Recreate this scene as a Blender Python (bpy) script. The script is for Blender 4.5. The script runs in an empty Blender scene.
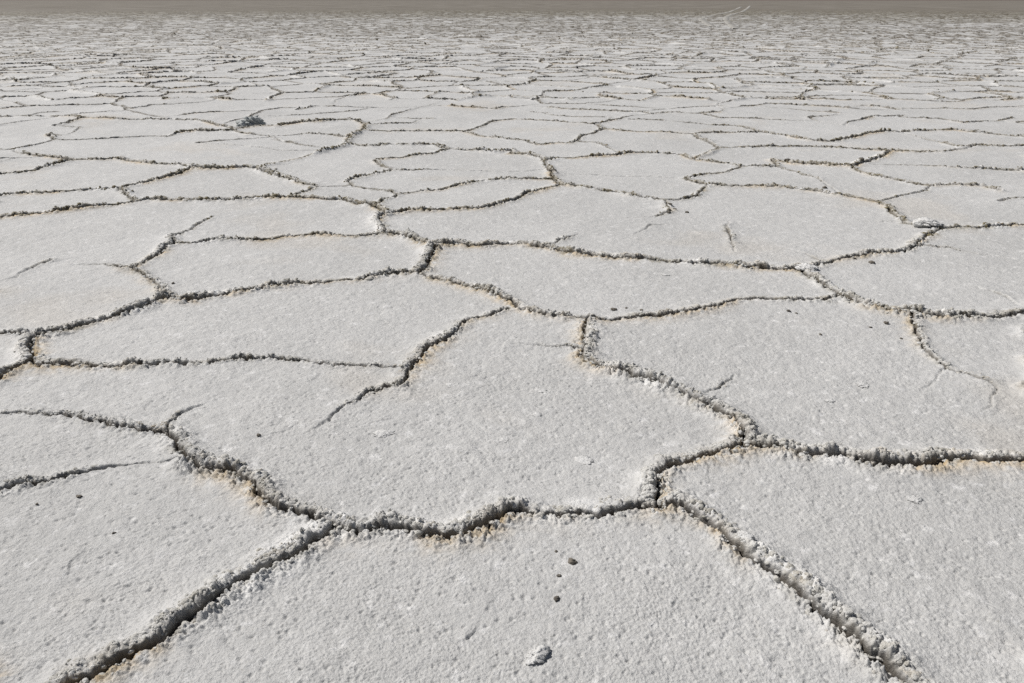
import bpy, math, random
import numpy as np
from mathutils.geometry import delaunay_2d_cdt
from mathutils import Vector

R = math.radians
random.seed(7)
rng = np.random.default_rng(7)
S = bpy.context.scene
C = S.collection

# ------------------------------------------------------------------ camera, sky, sun, exposure
CAM_H, F, PITCH = 1.5, 796.0, math.atan(341.7 / 796.0)
cd = bpy.data.cameras.new('camera')
cam = bpy.data.objects.new('camera', cd)
C.objects.link(cam)
cam.location = (0, 0, CAM_H)
cam.rotation_euler = (math.pi / 2 - PITCH, 0, 0)
cd.sensor_width = 36.0
cd.lens = 36.0 * F / 1024.0
cd.clip_start, cd.clip_end = 0.02, 60000
S.camera = cam

SUN_EL, SUN_AZ = 50.0, -68.0        # azimuth in degrees from +Y (view direction), negative = to the left
w = bpy.data.worlds.new('World')
S.world = w
w.use_nodes = True
nt = w.node_tree
bg = nt.nodes['Background']
sky = nt.nodes.new('ShaderNodeTexSky')
sky.sky_type = 'NISHITA'
sky.sun_disc = False
sky.sun_elevation = R(SUN_EL)
sky.sun_rotation = R(SUN_AZ)
sky.altitude = 200
sky.dust_density = 4.0
nt.links.new(sky.outputs[0], bg.inputs[0])
bg.inputs[1].default_value = 0.05
sl = bpy.data.lights.new('sun', 'SUN')
sl.energy = 5.0
sl.angle = R(0.53)
sl.color = (1.0, 0.975, 0.94)
so = bpy.data.objects.new('sun', sl)
C.objects.link(so)
sd_ = Vector((math.sin(R(SUN_AZ)) * math.cos(R(SUN_EL)), math.cos(R(SUN_AZ)) * math.cos(R(SUN_EL)), math.sin(R(SUN_EL))))
so.rotation_euler = (-sd_).to_track_quat('-Z', 'Y').to_euler()
so.location = (0, 0, 20)
S.view_settings.view_transform = 'Standard'
S.view_settings.look = 'None'
S.view_settings.gamma = 1
S.view_settings.exposure = -0.36
S.view_settings.use_curve_mapping = False
S.cycles.use_denoising = False
S.cycles.max_bounces = 5
S.cycles.diffuse_bounces = 3

# ------------------------------------------------------------------ numpy noise
_perm = rng.permutation(256).astype(np.int32)
_perm = np.concatenate([_perm, _perm])
_ga = rng.random(256) * 2 * np.pi
_gx, _gy = np.cos(_ga).astype(np.float32), np.sin(_ga).astype(np.float32)


def perlin(x, y, seed=0):
    x = x + seed * 17.31
    y = y - seed * 9.77
    xi, yi = np.floor(x), np.floor(y)
    xf, yf = (x - xi).astype(np.float32), (y - yi).astype(np.float32)
    X, Y = xi.astype(np.int64) & 255, yi.astype(np.int64) & 255
    u, v = xf * xf * xf * (xf * (xf * 6 - 15) + 10), yf * yf * yf * (yf * (yf * 6 - 15) + 10)

    def g(a, b, fx, fy):
        h = _perm[(_perm[(X + a) & 255] + Y + b) & 255]
        return _gx[h] * fx + _gy[h] * fy
    n00, n10 = g(0, 0, xf, yf), g(1, 0, xf - 1, yf)
    n01, n11 = g(0, 1, xf, yf - 1), g(1, 1, xf - 1, yf - 1)
    a = n00 + u * (n10 - n00)
    b = n01 + u * (n11 - n01)
    return (a + v * (b - a)) * 1.5


def worley(x, y, seed=0):
    """distance to the nearest jittered point (cell size 1)"""
    x = x + seed * 5.13
    y = y + seed * 3.71
    xi, yi = np.floor(x).astype(np.int64), np.floor(y).astype(np.int64)
    best = np.full(x.shape, 9.0, np.float32)
    for a in (-1, 0, 1):
        for b in (-1, 0, 1):
            h = _perm[(_perm[(xi + a) & 255] + ((yi + b) & 255)) & 255]
            h2 = _perm[(h + 71) & 255]
            dx = (xi + a) + h / 256.0 - x
            dy = (yi + b) + h2 / 256.0 - y
            best = np.minimum(best, (dx * dx + dy * dy).astype(np.float32))
    return np.sqrt(best)


def sstep(a, b, x):
    t = np.clip((x - a) / (b - a), 0, 1)
    return t * t * (3 - 2 * t)


# ------------------------------------------------------------------ where a line of sight of the photo meets the ground
CP, SP = math.cos(PITCH), math.sin(PITCH)


def at(px, py):
    a, b = (px - 512) / F, (341.5 - py) / F
    dy, dz = CP + b * SP, -SP + b * CP
    t = CAM_H / -dz
    return (a * t, dy * t)


def proj(x, y, z=0.0):
    zz = z - CAM_H
    dep = y * CP - zz * SP
    up = y * SP + zz * CP
    return 512 + F * x / dep, 341.5 - F * up / dep


# ------------------------------------------------------------------ the crack network: (strength or two strengths from start to end, points)
T = [
 (1.0, [(58,694),(108,668),(140,652),(165,636),(180,624),(202,612),(236,589),(269,568),(303,548),(323,534),(333,527)]),
 (.85, [(333,527),(313,519),(286,509),(266,502),(256,489),(236,478),(202,470),(185,463),(178,448),(168,435)]),
 ((.6,.22), [(168,435),(148,430),(118,426),(94,420),(64,414),(40,414),(0,412)]),
 ((.4,.1), [(168,435),(170,423),(180,412),(203,404)]),
 ((.5,.08), [(0,491),(30,483),(57,479),(87,471),(118,466),(150,462),(177,460)]),
 ((.8,1.), [(333,527),(346,531),(359,534),(380,530),(403,533),(426,537),(446,540),(470,535),(487,527),(510,517),(520,514),(534,517),(557,517),(578,515),(598,517),(621,514),(645,510),(660,508)]),
 (1.0, [(660,508),(655,500),(652,482),(662,467),(682,462),(702,455),(722,452),(746,447)]),
 ((1.,.9), [(746,447),(776,450),(796,455),(817,457),(840,458),(864,463),(887,467),(918,467),(938,463),(961,460),(985,461),(1024,459)]),
 ((.9,.85), [(746,447),(743,431),(732,418),(716,411),(699,403),(683,394),(662,389),(638,379),(621,372),(601,369),(584,361),(582,352),(588,336),(588,322)]),
 ((.4,.08), [(582,352),(568,350),(557,348),(537,345),(515,344)]),
 ((.4,.7), [(588,322),(564,320),(547,317),(532,315),(520,311),(512,304)]),
 (.7, [(512,304),(506,302),(493,296),(473,290),(456,285),(436,279),(418,275)]),
 ((.5,.8), [(507,312),(490,317),(473,319),(463,324),(456,334),(443,342),(426,352),(416,362),(408,372),(401,388)]),
 ((.5,.06), [(401,387),(392,387),(376,391),(362,401),(342,413),(320,428),(306,435)]),
 ((.25,.7), [(405,372),(392,368),(369,367),(337,366),(303,362),(269,359),(252,359),(219,362),(195,365),(168,366),(141,367),(101,367),(67,367),(40,365),(32,360)]),
 (.8, [(32,360),(20,366),(10,371),(-2,379)]),
 ((.8,.9), [(32,360),(29,350),(34,341),(47,335),(67,331),(87,325),(110,318),(135,311),(155,304),(172,301)]),
 (.6, [(34,338),(13,332),(-2,334)]),
 ((.8,.7), [(172,301),(180,303),(200,300),(212,298),(237,295),(256,292),(271,290),(291,288),(316,285),(341,281),(363,280),(381,275),(396,275),(418,275)]),
 (.95, [(418,275),(428,265),(432,255),(437,246)]),
 (.8, [(437,246),(428,245),(416,241),(401,236),(388,235)]),
 ((.6,.5), [(388,235),(368,236),(353,237),(331,236),(306,235),(286,237),(271,239),(256,241),(240,241),(217,242),(200,244),(174,245)]),
 ((.7,.2), [(174,245),(173,237),(190,231),(200,225),(214,217)]),
 (.8, [(174,245),(170,247),(162,254),(150,260),(140,266),(132,270)]),
 (.5, [(132,270),(145,276),(155,284),(162,292),(172,301)]),
 ((.5,.07), [(132,270),(120,269),(100,265),(85,265),(70,266)]),
 ((.3,.1), [(54,261),(35,267),(15,277),(0,281)]),
 (.7, [(388,235),(380,226),(379,219),(387,217)]),
 ((.5,.6), [(387,217),(396,215),(411,213),(436,212),(453,211),(476,210),(496,207),(512,202),(527,195),(542,191),(559,185)]),
 (.8, [(387,217),(381,211),(371,207),(358,205),(341,201),(321,200),(301,199),(281,199),(256,200),(235,201),(212,201),(187,201),(162,201),(150,200),(135,203),(110,207),(85,211),(60,214),(37,216),(0,220)]),
 (.6, [(0,197),(25,195),(50,194),(75,192),(100,191),(120,191)]),
 (.6, [(120,191),(128,196),(135,203)]),
 (.6, [(120,191),(127,188),(145,184),(162,180),(180,175),(192,169)]),
 ((.9,.9,.4), [(192,169),(205,170),(225,169),(247,167),(256,169),(271,175),(286,179),(303,185),(318,187)]),
 (.4, [(318,187),(306,192),(293,195),(286,199)]),
 (.3, [(318,187),(336,186),(351,186)]),
 (.4, [(351,186),(368,189),(388,191),(396,194)]),
 (.4, [(396,194),(396,197),(384,201),(376,208)]),
 ((.4,.7), [(396,194),(416,192),(436,191),(456,187),(471,184),(481,182),(506,181),(532,180),(554,180),(559,185)]),
 (.5, [(351,186),(348,182),(356,179),(371,176),(393,170)]),
 ((.5,.1), [(393,170),(411,171),(431,170),(446,170)]),
 (.35, [(393,170),(381,166),(376,161)]),
 (.6, [(559,185),(572,186),(594,189),(617,192),(637,197),(664,200)]),
 (.5, [(664,200),(682,200),(697,197),(706,188)]),
 (.6, [(684,180),(697,184),(706,187),(719,187),(737,188),(768,189),(788,190),(813,192),(830,195),(850,197),(863,199),(878,202)]),
 (.14, [(555,174),(587,175),(617,177),(652,177),(684,180)]),
 ((.6,.3), [(664,200),(668,206),(672,210),(662,214),(656,217)]),
 ((.15,.05), [(656,217),(640,218),(622,218)]),
 ((.1,.3,.1), [(637,234),(652,225),(664,224)]),
 ((.1,.45,.1), [(579,234),(562,240),(547,244)]),
 ((.1,.5,.1), [(728,220),(727,232),(732,242),(737,252)]),
 (.9, [(437,246),(456,245),(476,246),(493,245),(512,244),(527,246),(547,249),(572,254),(597,256),(622,258),(647,259),(667,262),(692,264),(717,266),(742,268),(768,269),(783,270),(798,270)]),
 (.8, [(798,270),(808,276),(823,284),(838,295)]),
 (.95, [(838,295),(850,302),(868,309),(888,313),(910,316),(928,318),(953,318),(980,317),(1005,316),(1026,315)]),
 ((.6,.5), [(838,297),(830,301),(808,302),(788,302),(768,300),(752,300),(737,301),(724,305),(707,310),(687,314),(667,317),(629,320),(612,322),(588,322)]),
 (.5, [(798,270),(818,267),(825,265)]),
 ((.5,.7), [(825,265),(843,259),(860,257),(883,255),(903,254),(914,250)]),
 (.7, [(914,250),(920,242),(928,236),(940,229)]),
 (.7, [(940,229),(963,229),(983,229),(1008,227),(1026,226)]),
 ((.4,.1), [(825,265),(819,259),(805,254),(790,250)]),
 ((.4,.08), [(914,250),(923,247),(948,249),(978,255),(1015,260)]),
 (.6, [(940,229),(928,226),(915,226),(903,224),(898,217),(890,210),(878,202)]),
 ((.2,.06), [(903,222),(893,221),(863,221)]),
 ((.3,.2), [(878,202),(890,199),(908,195),(925,191),(930,186)]),
 (.5, [(915,184),(933,186),(953,185),(968,186),(983,187),(998,191)]),
 (.45, [(853,167),(858,171),(875,177),(898,181),(915,184)]),
 (.6, [(853,167),(828,166),(813,165),(793,164),(773,160)]),
 ((.4,.2), [(773,160),(778,167),(793,172),(818,180)]),
 ((.1,.6), [(868,164),(903,165),(933,167),(963,169),(993,170),(1026,172)]),
 ((.2,.4), [(998,202),(1013,199),(1026,198)]),
 ((.1,.25,.1), [(978,287),(1000,294),(1018,304)]),
 ((.6,.4,.1), [(910,316),(918,332),(921,347),(935,361),(945,369),(968,376),(992,384),(998,391),(988,401),(982,408)]),
 ((.15,.05), [(941,370),(933,383),(921,388)]),
 ((.1,.3,.1), [(736,374),(722,383),(704,392)]),
 (1.0, [(660,508),(682,508),(702,520),(726,535),(736,551),(749,561),(766,571),(783,581),(800,593),(817,611),(840,631),(864,652),(887,665),(904,683),(918,696)]),
 # the rows further out
 (.4, [(0,109),(30,107),(65,106),(90,105),(110,104),(125,108),(132,109),(150,106),(166,105)]),
 (.3, [(125,108),(125,110),(150,115)]),
 (.3, [(15,102),(28,107)]),
 (.3, [(100,96),(117,97),(140,98),(175,97)]),
 (.5, [(0,117),(17,117),(50,117),(80,118),(120,120),(150,120),(175,120),(200,121),(217,125),(232,128),(235,132)]),
 (.4, [(80,119),(67,124),(54,126)]),
 (.2, [(54,126),(79,128)]),
 (.6, [(177,134),(195,132),(217,132),(235,132),(250,135)]),
 (.25, [(0,150),(15,149),(37,144),(55,140),(75,140),(112,139),(150,136),(167,137),(177,134)]),
 (.4, [(49,135),(55,140)]),
 (.5, [(20,154),(37,157),(57,159),(75,160),(100,160),(117,159),(135,162),(155,165),(180,166),(192,169)]),
 (.5, [(0,175),(25,173),(50,167),(67,162),(75,160)]),
 (.4, [(235,129),(258,126),(281,126)]),
 (.8, [(281,125),(301,123),(321,123),(341,121),(356,121),(366,126),(363,132),(351,136),(347,142),(343,147),(323,152),(296,159),(271,164),(256,168)]),
 (.35, [(306,134),(326,135),(343,137),(350,138)]),
 ((.15,.35), [(271,140),(293,143)]),
 (.15, [(283,150),(311,150)]),
 (.4, [(366,131),(391,132),(426,132),(461,132),(481,136),(506,139),(527,141),(537,145)]),
 (.55, [(347,145),(371,147),(391,146),(431,146),(448,149),(471,151),(496,152),(511,151),(512,154),(527,155),(541,158),(545,164),(551,174),(559,185)]),
 (.4, [(448,150),(431,154),(406,157),(386,159),(376,161)]),
 (.3, [(368,126),(391,124),(413,123)]),
 (.4, [(392,115),(403,112)]),
 (.55, [(448,106),(468,107),(496,109),(506,107)]),
 (.4, [(466,132),(481,127),(493,122),(512,120)]),
 (.3, [(250,118),(256,114),(266,110),(281,108)]),
 (.35, [(512,119),(547,121),(577,123),(594,124),(609,121),(616,120)]),
 (.45, [(594,124),(604,129),(622,131),(647,132),(672,133),(692,134),(707,133),(727,133),(752,133),(768,134)]),
 (.45, [(537,145),(557,143),(568,144),(579,141),(582,137),(594,134),(604,129)]),
 (.3, [(579,142),(597,144),(607,148)]),
 (.5, [(545,162),(557,159),(582,158),(604,157),(622,155),(632,153),(647,153),(662,154),(682,155),(692,159)]),
 (.45, [(692,159),(712,161),(732,164),(741,166),(764,167),(778,167)]),
 (.45, [(741,167),(727,172),(704,175),(684,180)]),
 (.5, [(692,134),(697,139),(707,142),(719,148),(712,152),(692,159)]),
 (.5, [(719,148),(737,148),(768,148),(800,147),(825,148),(843,149),(863,150),(878,151),(893,152),(918,153),(940,152)]),
 (.55, [(890,153),(878,159),(862,163),(853,167)]),
 (.5, [(549,108),(572,110),(597,111),(622,112),(642,113),(652,115),(667,113),(697,114),(719,113)]),
 (.3, [(700,114),(719,118)]),
 (.3, [(512,98),(537,99),(542,104),(577,104)]),
 (.4, [(597,98),(612,101),(637,100)]),
 (.45, [(707,125),(737,126),(752,129),(768,134)]),
 (.4, [(742,107),(762,105)]),
 (.45, [(768,104),(798,106),(828,107),(848,109)]),
 (.45, [(863,106),(880,107),(898,110)]),
 (.4, [(768,98),(813,97),(828,96),(858,96),(880,98),(903,100),(943,102),(960,102),(975,99),(993,98),(1026,98)]),
 (.55, [(768,134),(788,137),(808,141),(833,142),(850,139),(868,134),(885,132),(903,132),(923,132),(953,131),(983,134),(1003,136),(1026,138)]),
 (.5, [(943,143),(958,147),(983,146),(1026,146)]),
 (.4, [(920,119),(943,120),(963,123),(980,122),(998,121),(1013,118)]),
 (.4, [(809,118),(828,116)]),
 (.5, [(863,120),(874,117)]),
 (.12, [(818,122),(843,125),(875,128)]),
]

lines = []          # each: pts (n,2) world, s (n,), ext flags (start, end), dmin
T += [(.35, [(183, 115), (205, 113), (225, 112)]), (.4, [(296, 110), (318, 107), (334, 107)]), (.3, [(40, 113), (58, 112)]), (.35, [(560, 116), (586, 117)]),
      (.3, [(690, 107), (722, 106)]), (.35, [(812, 111), (838, 113)]), (.35, [(940, 109), (968, 110), (990, 108)]), (.3, [(405, 118), (432, 119)]),
      (.3, [(330, 113), (352, 112)]), (.3, [(610, 106), (638, 107)]), (.3, [(730, 118), (760, 119)]), (.3, [(880, 117), (904, 116)]), (.3, [(90, 113), (112, 112)]),
      (.3, [(196, 144), (222, 142)]), (.3, [(636, 120), (662, 121)]), (.25, [(530, 112), (548, 113)])]
for st, pts in T:
    if max(p[1] for p in pts) < 101.5:
        continue
    P = np.array([at(*p) for p in pts])
    if not isinstance(st, tuple):
        st = (st, st)
    L = np.concatenate([[0], np.cumsum(np.hypot(*np.diff(P, axis=0).T))])
    s = np.interp(L / L[-1], np.linspace(0, 1, len(st)), st)
    if min(p[1] for p in pts) < 165:
        s = np.clip(s * 1.25, 0, .9)
    isl = pts[0][1] < 183 and pts[-1][1] < 183
    fe = [(p[1] < 183 and isl) or p[0] < 2 or p[0] > 1022 or p[1] > 690 for p in (pts[0], pts[-1])]
    # finer points with a little wander of their own
    Q, q = [P[0]], [s[0]]
    for i in range(len(P) - 1):
        n = max(1, int(np.hypot(*(P[i + 1] - P[i])) / max(.05, .012 * P[i][1])))
        for k in range(1, n + 1):
            Q.append(P[i] + (P[i + 1] - P[i]) * k / n)
            q.append(s[i] + (s[i + 1] - s[i]) * k / n)
    lines.append([np.array(Q), np.array(q), fe])

# cells outside the traced part of the ground
sp = 1.08
GX, GY = np.meshgrid(np.arange(-150, 150, sp), np.arange(-3, 170, sp * .88))
jx = (rng.random(GX.shape) - .5) * sp * .95
jy = (rng.random(GX.shape) - .5) * sp * .75
GX = GX + jx + (np.arange(GX.shape[0])[:, None] % 2) * sp / 2
GY = GY + jy
gx, gy = GX.ravel(), GY.ravel()
HALF = R(57)
rr = np.hypot(gx, gy)
kp = (rr < 169) & (np.abs(np.arctan2(gx, gy)) < HALF + .2 + 2.5 / np.maximum(rr, 1)) & (rr > .2)
thin = (rr > 55) & (rng.random(gx.shape) < .5)
kp &= ~thin
gx, gy = gx[kp], gy[kp]
_, _, tris, _, _, _ = delaunay_2d_cdt([Vector((a, b)) for a, b in zip(gx, gy)], [], [], 0, 1e-5)
tris = np.array([list(t) for t in tris])
res = delaunay_2d_cdt([Vector((a, b)) for a, b in zip(gx, gy)], [], [], 0, 1e-5)
VV = np.array([(v.x, v.y) for v in res[0]])
tris = np.array([list(t) for t in res[2]])
A_, B_, C_ = VV[tris[:, 0]], VV[tris[:, 1]], VV[tris[:, 2]]
D_ = 2 * (A_[:, 0] * (B_[:, 1] - C_[:, 1]) + B_[:, 0] * (C_[:, 1] - A_[:, 1]) + C_[:, 0] * (A_[:, 1] - B_[:, 1]))
a2, b2, c2 = (A_ ** 2).sum(1), (B_ ** 2).sum(1), (C_ ** 2).sum(1)
ccx = (a2 * (B_[:, 1] - C_[:, 1]) + b2 * (C_[:, 1] - A_[:, 1]) + c2 * (A_[:, 1] - B_[:, 1])) / D_
ccy = (a2 * (C_[:, 0] - B_[:, 0]) + b2 * (A_[:, 0] - C_[:, 0]) + c2 * (B_[:, 0] - A_[:, 0])) / D_
em = {}
vedges = []
for ti, t in enumerate(tris):
    for k in range(3):
        e = (min(t[k], t[(k + 1) % 3]), max(t[k], t[(k + 1) % 3]))
        if e in em:
            vedges.append((em[e], ti))
        else:
            em[e] = ti


def wob(P, amp=.16):
    return P + np.stack([perlin(P[:, 0] * .9, P[:, 1] * .9, 3), perlin(P[:, 0] * .9, P[:, 1] * .9, 4)], 1) * amp \
        + np.stack([perlin(P[:, 0] * 3, P[:, 1] * 3, 5), perlin(P[:, 0] * 3, P[:, 1] * 3, 6)], 1) * amp * .25


far_lines = []
for i, j in vedges:
    p, q = np.array([ccx[i], ccy[i]]), np.array([ccx[j], ccy[j]])
    ln = np.hypot(*(q - p))
    if ln > 6 or ln < 1e-3:
        continue
    m = (p + q) / 2
    d = np.hypot(*m)
    n = 8 if d < 22 else (4 if d < 50 else 2)
    P = wob(p + (q - p) * np.linspace(0, 1, n + 1)[:, None])
    s0 = random.choice([.3, .45, .55, .65, .75, .85, .95])
    s1 = s0 + random.uniform(-.2, .2)
    sv = np.clip(np.linspace(s0, s1, n + 1), .2, 1)
    px, py = proj(P[:, 0], P[:, 1])
    dep = P[:, 1] * CP + CAM_H * SP
    ins = (px > -3) & (px < 1027) & (py > 101) & (py < 697) & (dep > 0)
    if not ins.any():
        far_lines.append([P, sv, [False, False]])
        continue
    k = 0
    while k <= n:
        if ins[k]:
            k += 1
            continue
        k2 = k
        while k2 < n and not ins[k2 + 1]:
            k2 += 1
        if k2 > k:
            far_lines.append([P[k:k2 + 1], sv[k:k2 + 1], [k > 0, k2 < n]])
        k = k2 + 1

NT = len(lines)
lines += far_lines


def segs_of(ls):
    a, b, own = [], [], []
    for i, (P, s, e) in enumerate(ls):
        a.append(P[:-1])
        b.append(P[1:])
        own.append(np.full(len(P) - 1, i))
    return np.concatenate(a), np.concatenate(b), np.concatenate(own)


# close the loose ends: a short link to the crack they all but touch, or a hairline on to the next crack
SA, SB, SO = segs_of(lines)
extra = []
for li, (P, s, e) in enumerate(lines):
    for end in (0, 1):
        if not e[end]:
            if li >= NT or True:
                if li >= NT:
                    continue
        p = P[0] if end == 0 else P[-1]
        prev = P[1] if end == 0 else P[-2]
        s_e = s[0] if end == 0 else s[-1]
        d = np.hypot(*p)
        tol = .035 + 1.6 * d * d / (CAM_H * F)
        msk = (SO != li) & (np.abs(SA[:, 0] - p[0]) < 5) & (np.abs(SA[:, 1] - p[1]) < 5)
        a, b = SA[msk], SB[msk]
        if len(a) == 0:
            continue
        ab = b - a
        t = np.clip(((p - a) * ab).sum(1) / np.maximum((ab ** 2).sum(1), 1e-9), 0, 1)
        c = a + ab * t[:, None]
        dd = np.hypot(*(c - p).T)
        k = dd.argmin()
        if dd[k] < tol and (li < NT or dd[k] < .25):
            if dd[k] > .003:
                extra.append([np.array([p, c[k]]), np.array([s_e, s_e]), [False, False]])
            continue
        if not e[end]:
            continue
        if li >= NT and proj(*p)[1] > 180:
            continue
        u = (p - prev) / (np.hypot(*(p - prev)) + 1e-9)
        best = None
        for ang in (0, .35, -.35, .7, -.7, 1.1, -1.1):
            v = np.array([u[0] * math.cos(ang) - u[1] * math.sin(ang), u[0] * math.sin(ang) + u[1] * math.cos(ang)])
            den = v[0] * ab[:, 1] - v[1] * ab[:, 0]
            den = np.where(np.abs(den) < 1e-9, 1e-9, den)
            ap = a - p
            tt = (ap[:, 0] * ab[:, 1] - ap[:, 1] * ab[:, 0]) / den
            uu = (ap[:, 0] * v[1] - ap[:, 1] * v[0]) / den
            ok = (tt > .02) & (uu >= 0) & (uu <= 1)
            if ok.any():
                tm = tt[ok].min() * (1 + abs(ang) * .9)
                if best is None or tm < best[0]:
                    best = (tm, v, tt[ok].min())
        if best and best[2] < 4.5:
            Lx = best[2]
            n = max(2, int(Lx / .12))
            tl = np.linspace(0, 1, n + 1)
            Q = p + best[1] * (tl * Lx)[:, None]
            nrm = np.array([-best[1][1], best[1][0]])
            Q = Q + nrm * (np.sin(tl * math.pi) * Lx * random.uniform(-.12, .12))[:, None]
            a0 = min(s_e, .35)
            extra.append([Q, np.linspace(a0, .13, n + 1), [False, False]])
            SA = np.concatenate([SA, Q[:-1]])
            SB = np.concatenate([SB, Q[1:]])
            SO = np.concatenate([SO, np.full(n, 10 ** 6 + len(extra))])
lines += extra

# flat list of segments; the side away from the photographer is usually the one that was pushed up
seg = []
for li, (P, s, e) in enumerate(lines):
    dv = np.diff(P, axis=0)
    nrm = np.stack([-dv[:, 1], dv[:, 0]], 1)
    mid = (P[:-1] + P[1:]) / 2
    side = np.sign((nrm * mid).sum())
    if li >= NT and random.random() < .25:
        side = -side
    for k in range(len(P) - 1):
        seg.append((P[k][0], P[k][1], P[k + 1][0], P[k + 1][1], s[k], s[k + 1], side or 1.0))
seg = np.array(seg)

# ------------------------------------------------------------------ the ground as rings about the point under the camera
RMIN, RMID, RMAX = 1.02, 36.0, 166.0


def warp(x, y):
    wx = perlin(x * 5, y * 5, 11) * .018 + perlin(x * 17, y * 17, 12) * .013 + perlin(x * 50, y * 50, 13) * .0055
    wy = perlin(x * 5, y * 5, 14) * .018 + perlin(x * 17, y * 17, 15) * .013 + perlin(x * 50, y * 50, 16) * .0055
    return wx, wy


class Grid:
    pass


def make_grid(r0, r1, res):
    g = Grid()
    nth = int(2 * HALF * res)
    g.th = np.linspace(-HALF, HALF, nth)
    g.dth = g.th[1] - g.th[0]
    nr = int(math.log(r1 / r0) / g.dth) + 1
    g.lr = np.linspace(math.log(r0), math.log(r1), nr)
    g.dl = g.lr[1] - g.lr[0]
    rad = np.exp(g.lr)[:, None]
    g.X = rad * np.sin(g.th)[None, :]
    g.Y = rad * np.cos(g.th)[None, :]
    g.rad = np.broadcast_to(rad, g.X.shape)
    g.cell = g.rad * g.dth
    X, Y = g.X, g.Y
    wx, wy = warp(X, Y)
    WX, WY = (X + wx).astype(np.float32), (Y + wy).astype(np.float32)
    g.D = np.full(X.shape, 9, np.float32)
    g.Sg = np.zeros(X.shape, np.float32)
    g.up = np.zeros(X.shape, np.float32)     # + on the raised side
    g.nx = np.zeros(X.shape, np.float32)
    g.ny = np.zeros(X.shape, np.float32)
    g.rim = np.zeros(X.shape, np.float32)
    g.curl = np.zeros(X.shape, np.float32)
    for x0, y0, x1, y1, s0, s1, side in seg:
        ra, rb = math.hypot(x0, y0), math.hypot(x1, y1)
        if max(ra, rb) < r0 - .5 or min(ra, rb) > r1 + .5:
            continue
        rm = min(ra, rb)
        IN = .26 if rm < 12 else .2
        lo, hi = max(rm - IN, .3), max(ra, rb) + IN
        i0 = int((math.log(lo) - g.lr[0]) / g.dl)
        i1 = int((math.log(hi) - g.lr[0]) / g.dl) + 2
        ta, tb = math.atan2(x0, y0), math.atan2(x1, y1)
        dt = math.asin(min(.999, IN / max(lo, .31)))
        j0 = int((min(ta, tb) - dt + HALF) / g.dth)
        j1 = int((max(ta, tb) + dt + HALF) / g.dth) + 2
        i0, i1, j0, j1 = max(i0, 0), min(i1, nr), max(j0, 0), min(j1, nth)
        if i0 >= i1 or j0 >= j1:
            continue
        sl_ = (slice(i0, i1), slice(j0, j1))
        x, y = WX[sl_], WY[sl_]
        dx, dy = x1 - x0, y1 - y0
        l2 = dx * dx + dy * dy + 1e-12
        l = math.sqrt(l2)
        t = np.clip(((x - x0) * dx + (y - y0) * dy) / l2, 0, 1)
        ex, ey = x - (x0 + t * dx), y - (y0 + t * dy)
        D = np.sqrt(ex * ex + ey * ey)
        sv = s0 + (s1 - s0) * t
        nx, ny = -dy / l * side, dx / l * side
        pd = (ex * nx + ey * ny) / (D + 1e-6)
        f = .42 + .58 * (.5 + .5 * pd)
        wdt = np.maximum(.026 + .03 * sv, g.cell[sl_] * 1.2)
        rim = sv * f * np.exp(-(D / wdt) ** 1.5)
        curl = sv * (.3 + .7 * f) * np.exp(-(D / .085) ** 1.2)
        np.maximum(g.rim[sl_], rim, out=g.rim[sl_])
        np.maximum(g.curl[sl_], curl, out=g.curl[sl_])
        b = D < g.D[sl_]
        g.D[sl_][b] = D[b]
        g.Sg[sl_][b] = sv[b]
        g.up[sl_][b] = pd[b]
        g.nx[sl_][b] = nx
        g.ny[sl_][b] = ny
    return g


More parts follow.
